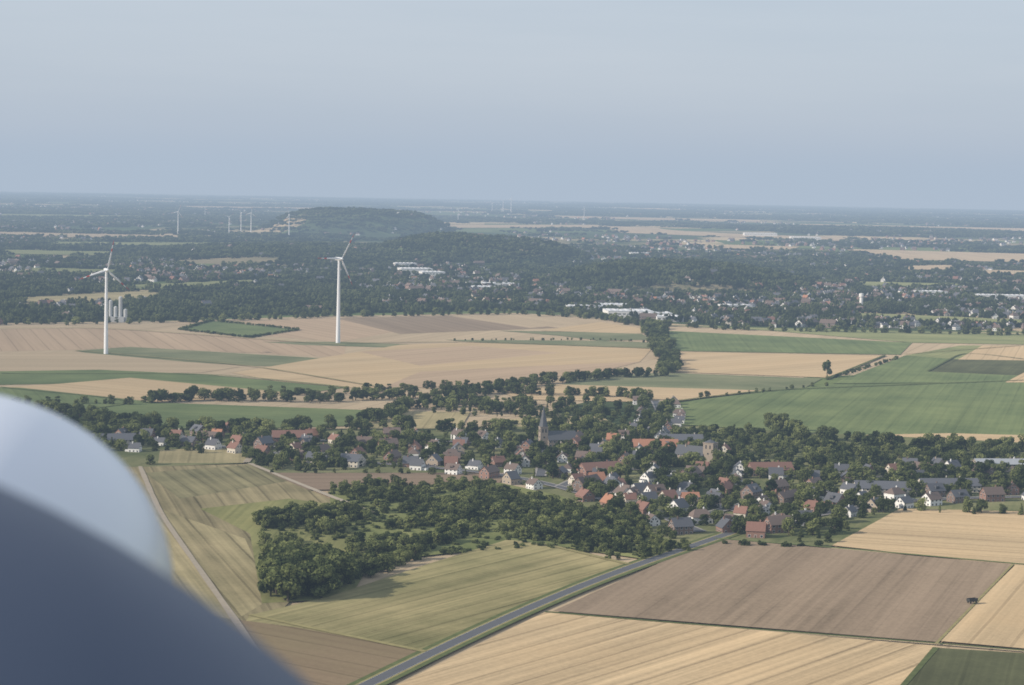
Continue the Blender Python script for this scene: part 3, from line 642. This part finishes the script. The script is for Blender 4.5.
# ------------------------------------------------------------------ airplane (nose section of the aircraft the view is taken from)
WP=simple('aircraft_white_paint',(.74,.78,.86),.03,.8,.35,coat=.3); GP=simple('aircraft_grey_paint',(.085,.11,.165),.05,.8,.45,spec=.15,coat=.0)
e=bpy.data.objects.new('airplane',None); e.location=(0,0,H); e.rotation_euler=M.to_euler(); link(e)
def part(name,px,py,dist,a,b,c,mat,rot=(0,0,0),pw=1.0):
    o=obj(name,ell(name,a,b,c,mat,96,pw),(px/F*dist,-py/F*dist,-dist),parent=e); o.rotation_euler=rot; return o
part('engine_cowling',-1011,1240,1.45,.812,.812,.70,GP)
part('wheel_fairing',-576,261,2.7,.291,.272,.50,WP)
# ------------------------------------------------------------------ haze, light, camera
hm,nt,out=newmat('emissive_haze'); D_=1/13500
ab=N(nt,'ShaderNodeVolumeAbsorption'); ab.inputs['Color'].default_value=(.18,.08,0,1); ab.inputs['Density'].default_value=D_
em=N(nt,'ShaderNodeEmission'); Leq=(.42,.505,.615); sg=(.82,.92,1.0)  # haze brightness is emitted by the volume in place of scattered sunlight
mxv=max(Leq[i]*sg[i] for i in range(3)); em.inputs[0].default_value=(*[Leq[i]*sg[i]/mxv for i in range(3)],1); em.inputs[1].default_value=mxv*D_
ad=N(nt,'ShaderNodeAddShader'); nt.links.new(ab.outputs[0],ad.inputs[0]); nt.links.new(em.outputs[0],ad.inputs[1]); nt.links.new(ad.outputs[0],out.inputs['Volume'])
V=[];Fc=[];mi=[]; box(V,Fc,mi,-150000,150000,-150000,150000,-3000,850,0,True); obj('emissive_haze_box',npmesh('emissive_haze_box',V,Fc,[hm],mi))
w=bpy.data.worlds.new('World'); scene.world=w; w.use_nodes=True; nt=w.node_tree; bg=nt.nodes['Background']
sk=N(nt,'ShaderNodeTexSky'); sk.sky_type='NISHITA'; sk.sun_disc=False; EL=math.radians(27); AZ=math.radians(250)
sk.sun_elevation=EL; sk.sun_rotation=AZ; sk.air_density=1.0; sk.dust_density=1.0; sk.ozone_density=2.0; sk.altitude=200
tc=N(nt,'ShaderNodeTexCoord'); mp=N(nt,'ShaderNodeMapping'); mp.inputs['Scale'].default_value=(1,1,9); mp.inputs['Rotation'].default_value=(.0,.03,0); nt.links.new(tc.outputs['Generated'],mp.inputs['Vector'])
cn=noisen(nt,mp.outputs[0],3.0,5,.55)
veil=mixc(nt,ramp(nt,cn,[(.35,(0,0,0)),(.65,(1,1,1))]),tuple(c/.14 for c in (.585,.645,.73)),tuple(c/.14 for c in (.67,.72,.79)))
nt.links.new(mixc(nt,.78,sk.outputs[0],veil),bg.inputs[0]); bg.inputs[1].default_value=.14
sd=Vector((math.sin(AZ)*math.cos(EL),math.cos(AZ)*math.cos(EL),math.sin(EL)))
l=bpy.data.lights.new('sun','SUN'); l.energy=4.8; l.angle=math.radians(.6); l.color=(1,.91,.79); so=bpy.data.objects.new('sun',l); so.rotation_euler=sd.to_track_quat('Z','Y').to_euler(); so.location=(0,0,500); link(so)
cd=bpy.data.cameras.new('camera'); cd.sensor_width=36; cd.lens=36*F/1024; cd.clip_start=.05; cd.clip_end=400000
cd.dof.use_dof=True; cd.dof.focus_distance=28; cd.dof.aperture_fstop=5.6
co=bpy.data.objects.new('camera',cd); co.location=(0,0,H); co.rotation_euler=M.to_euler(); link(co); scene.camera=co
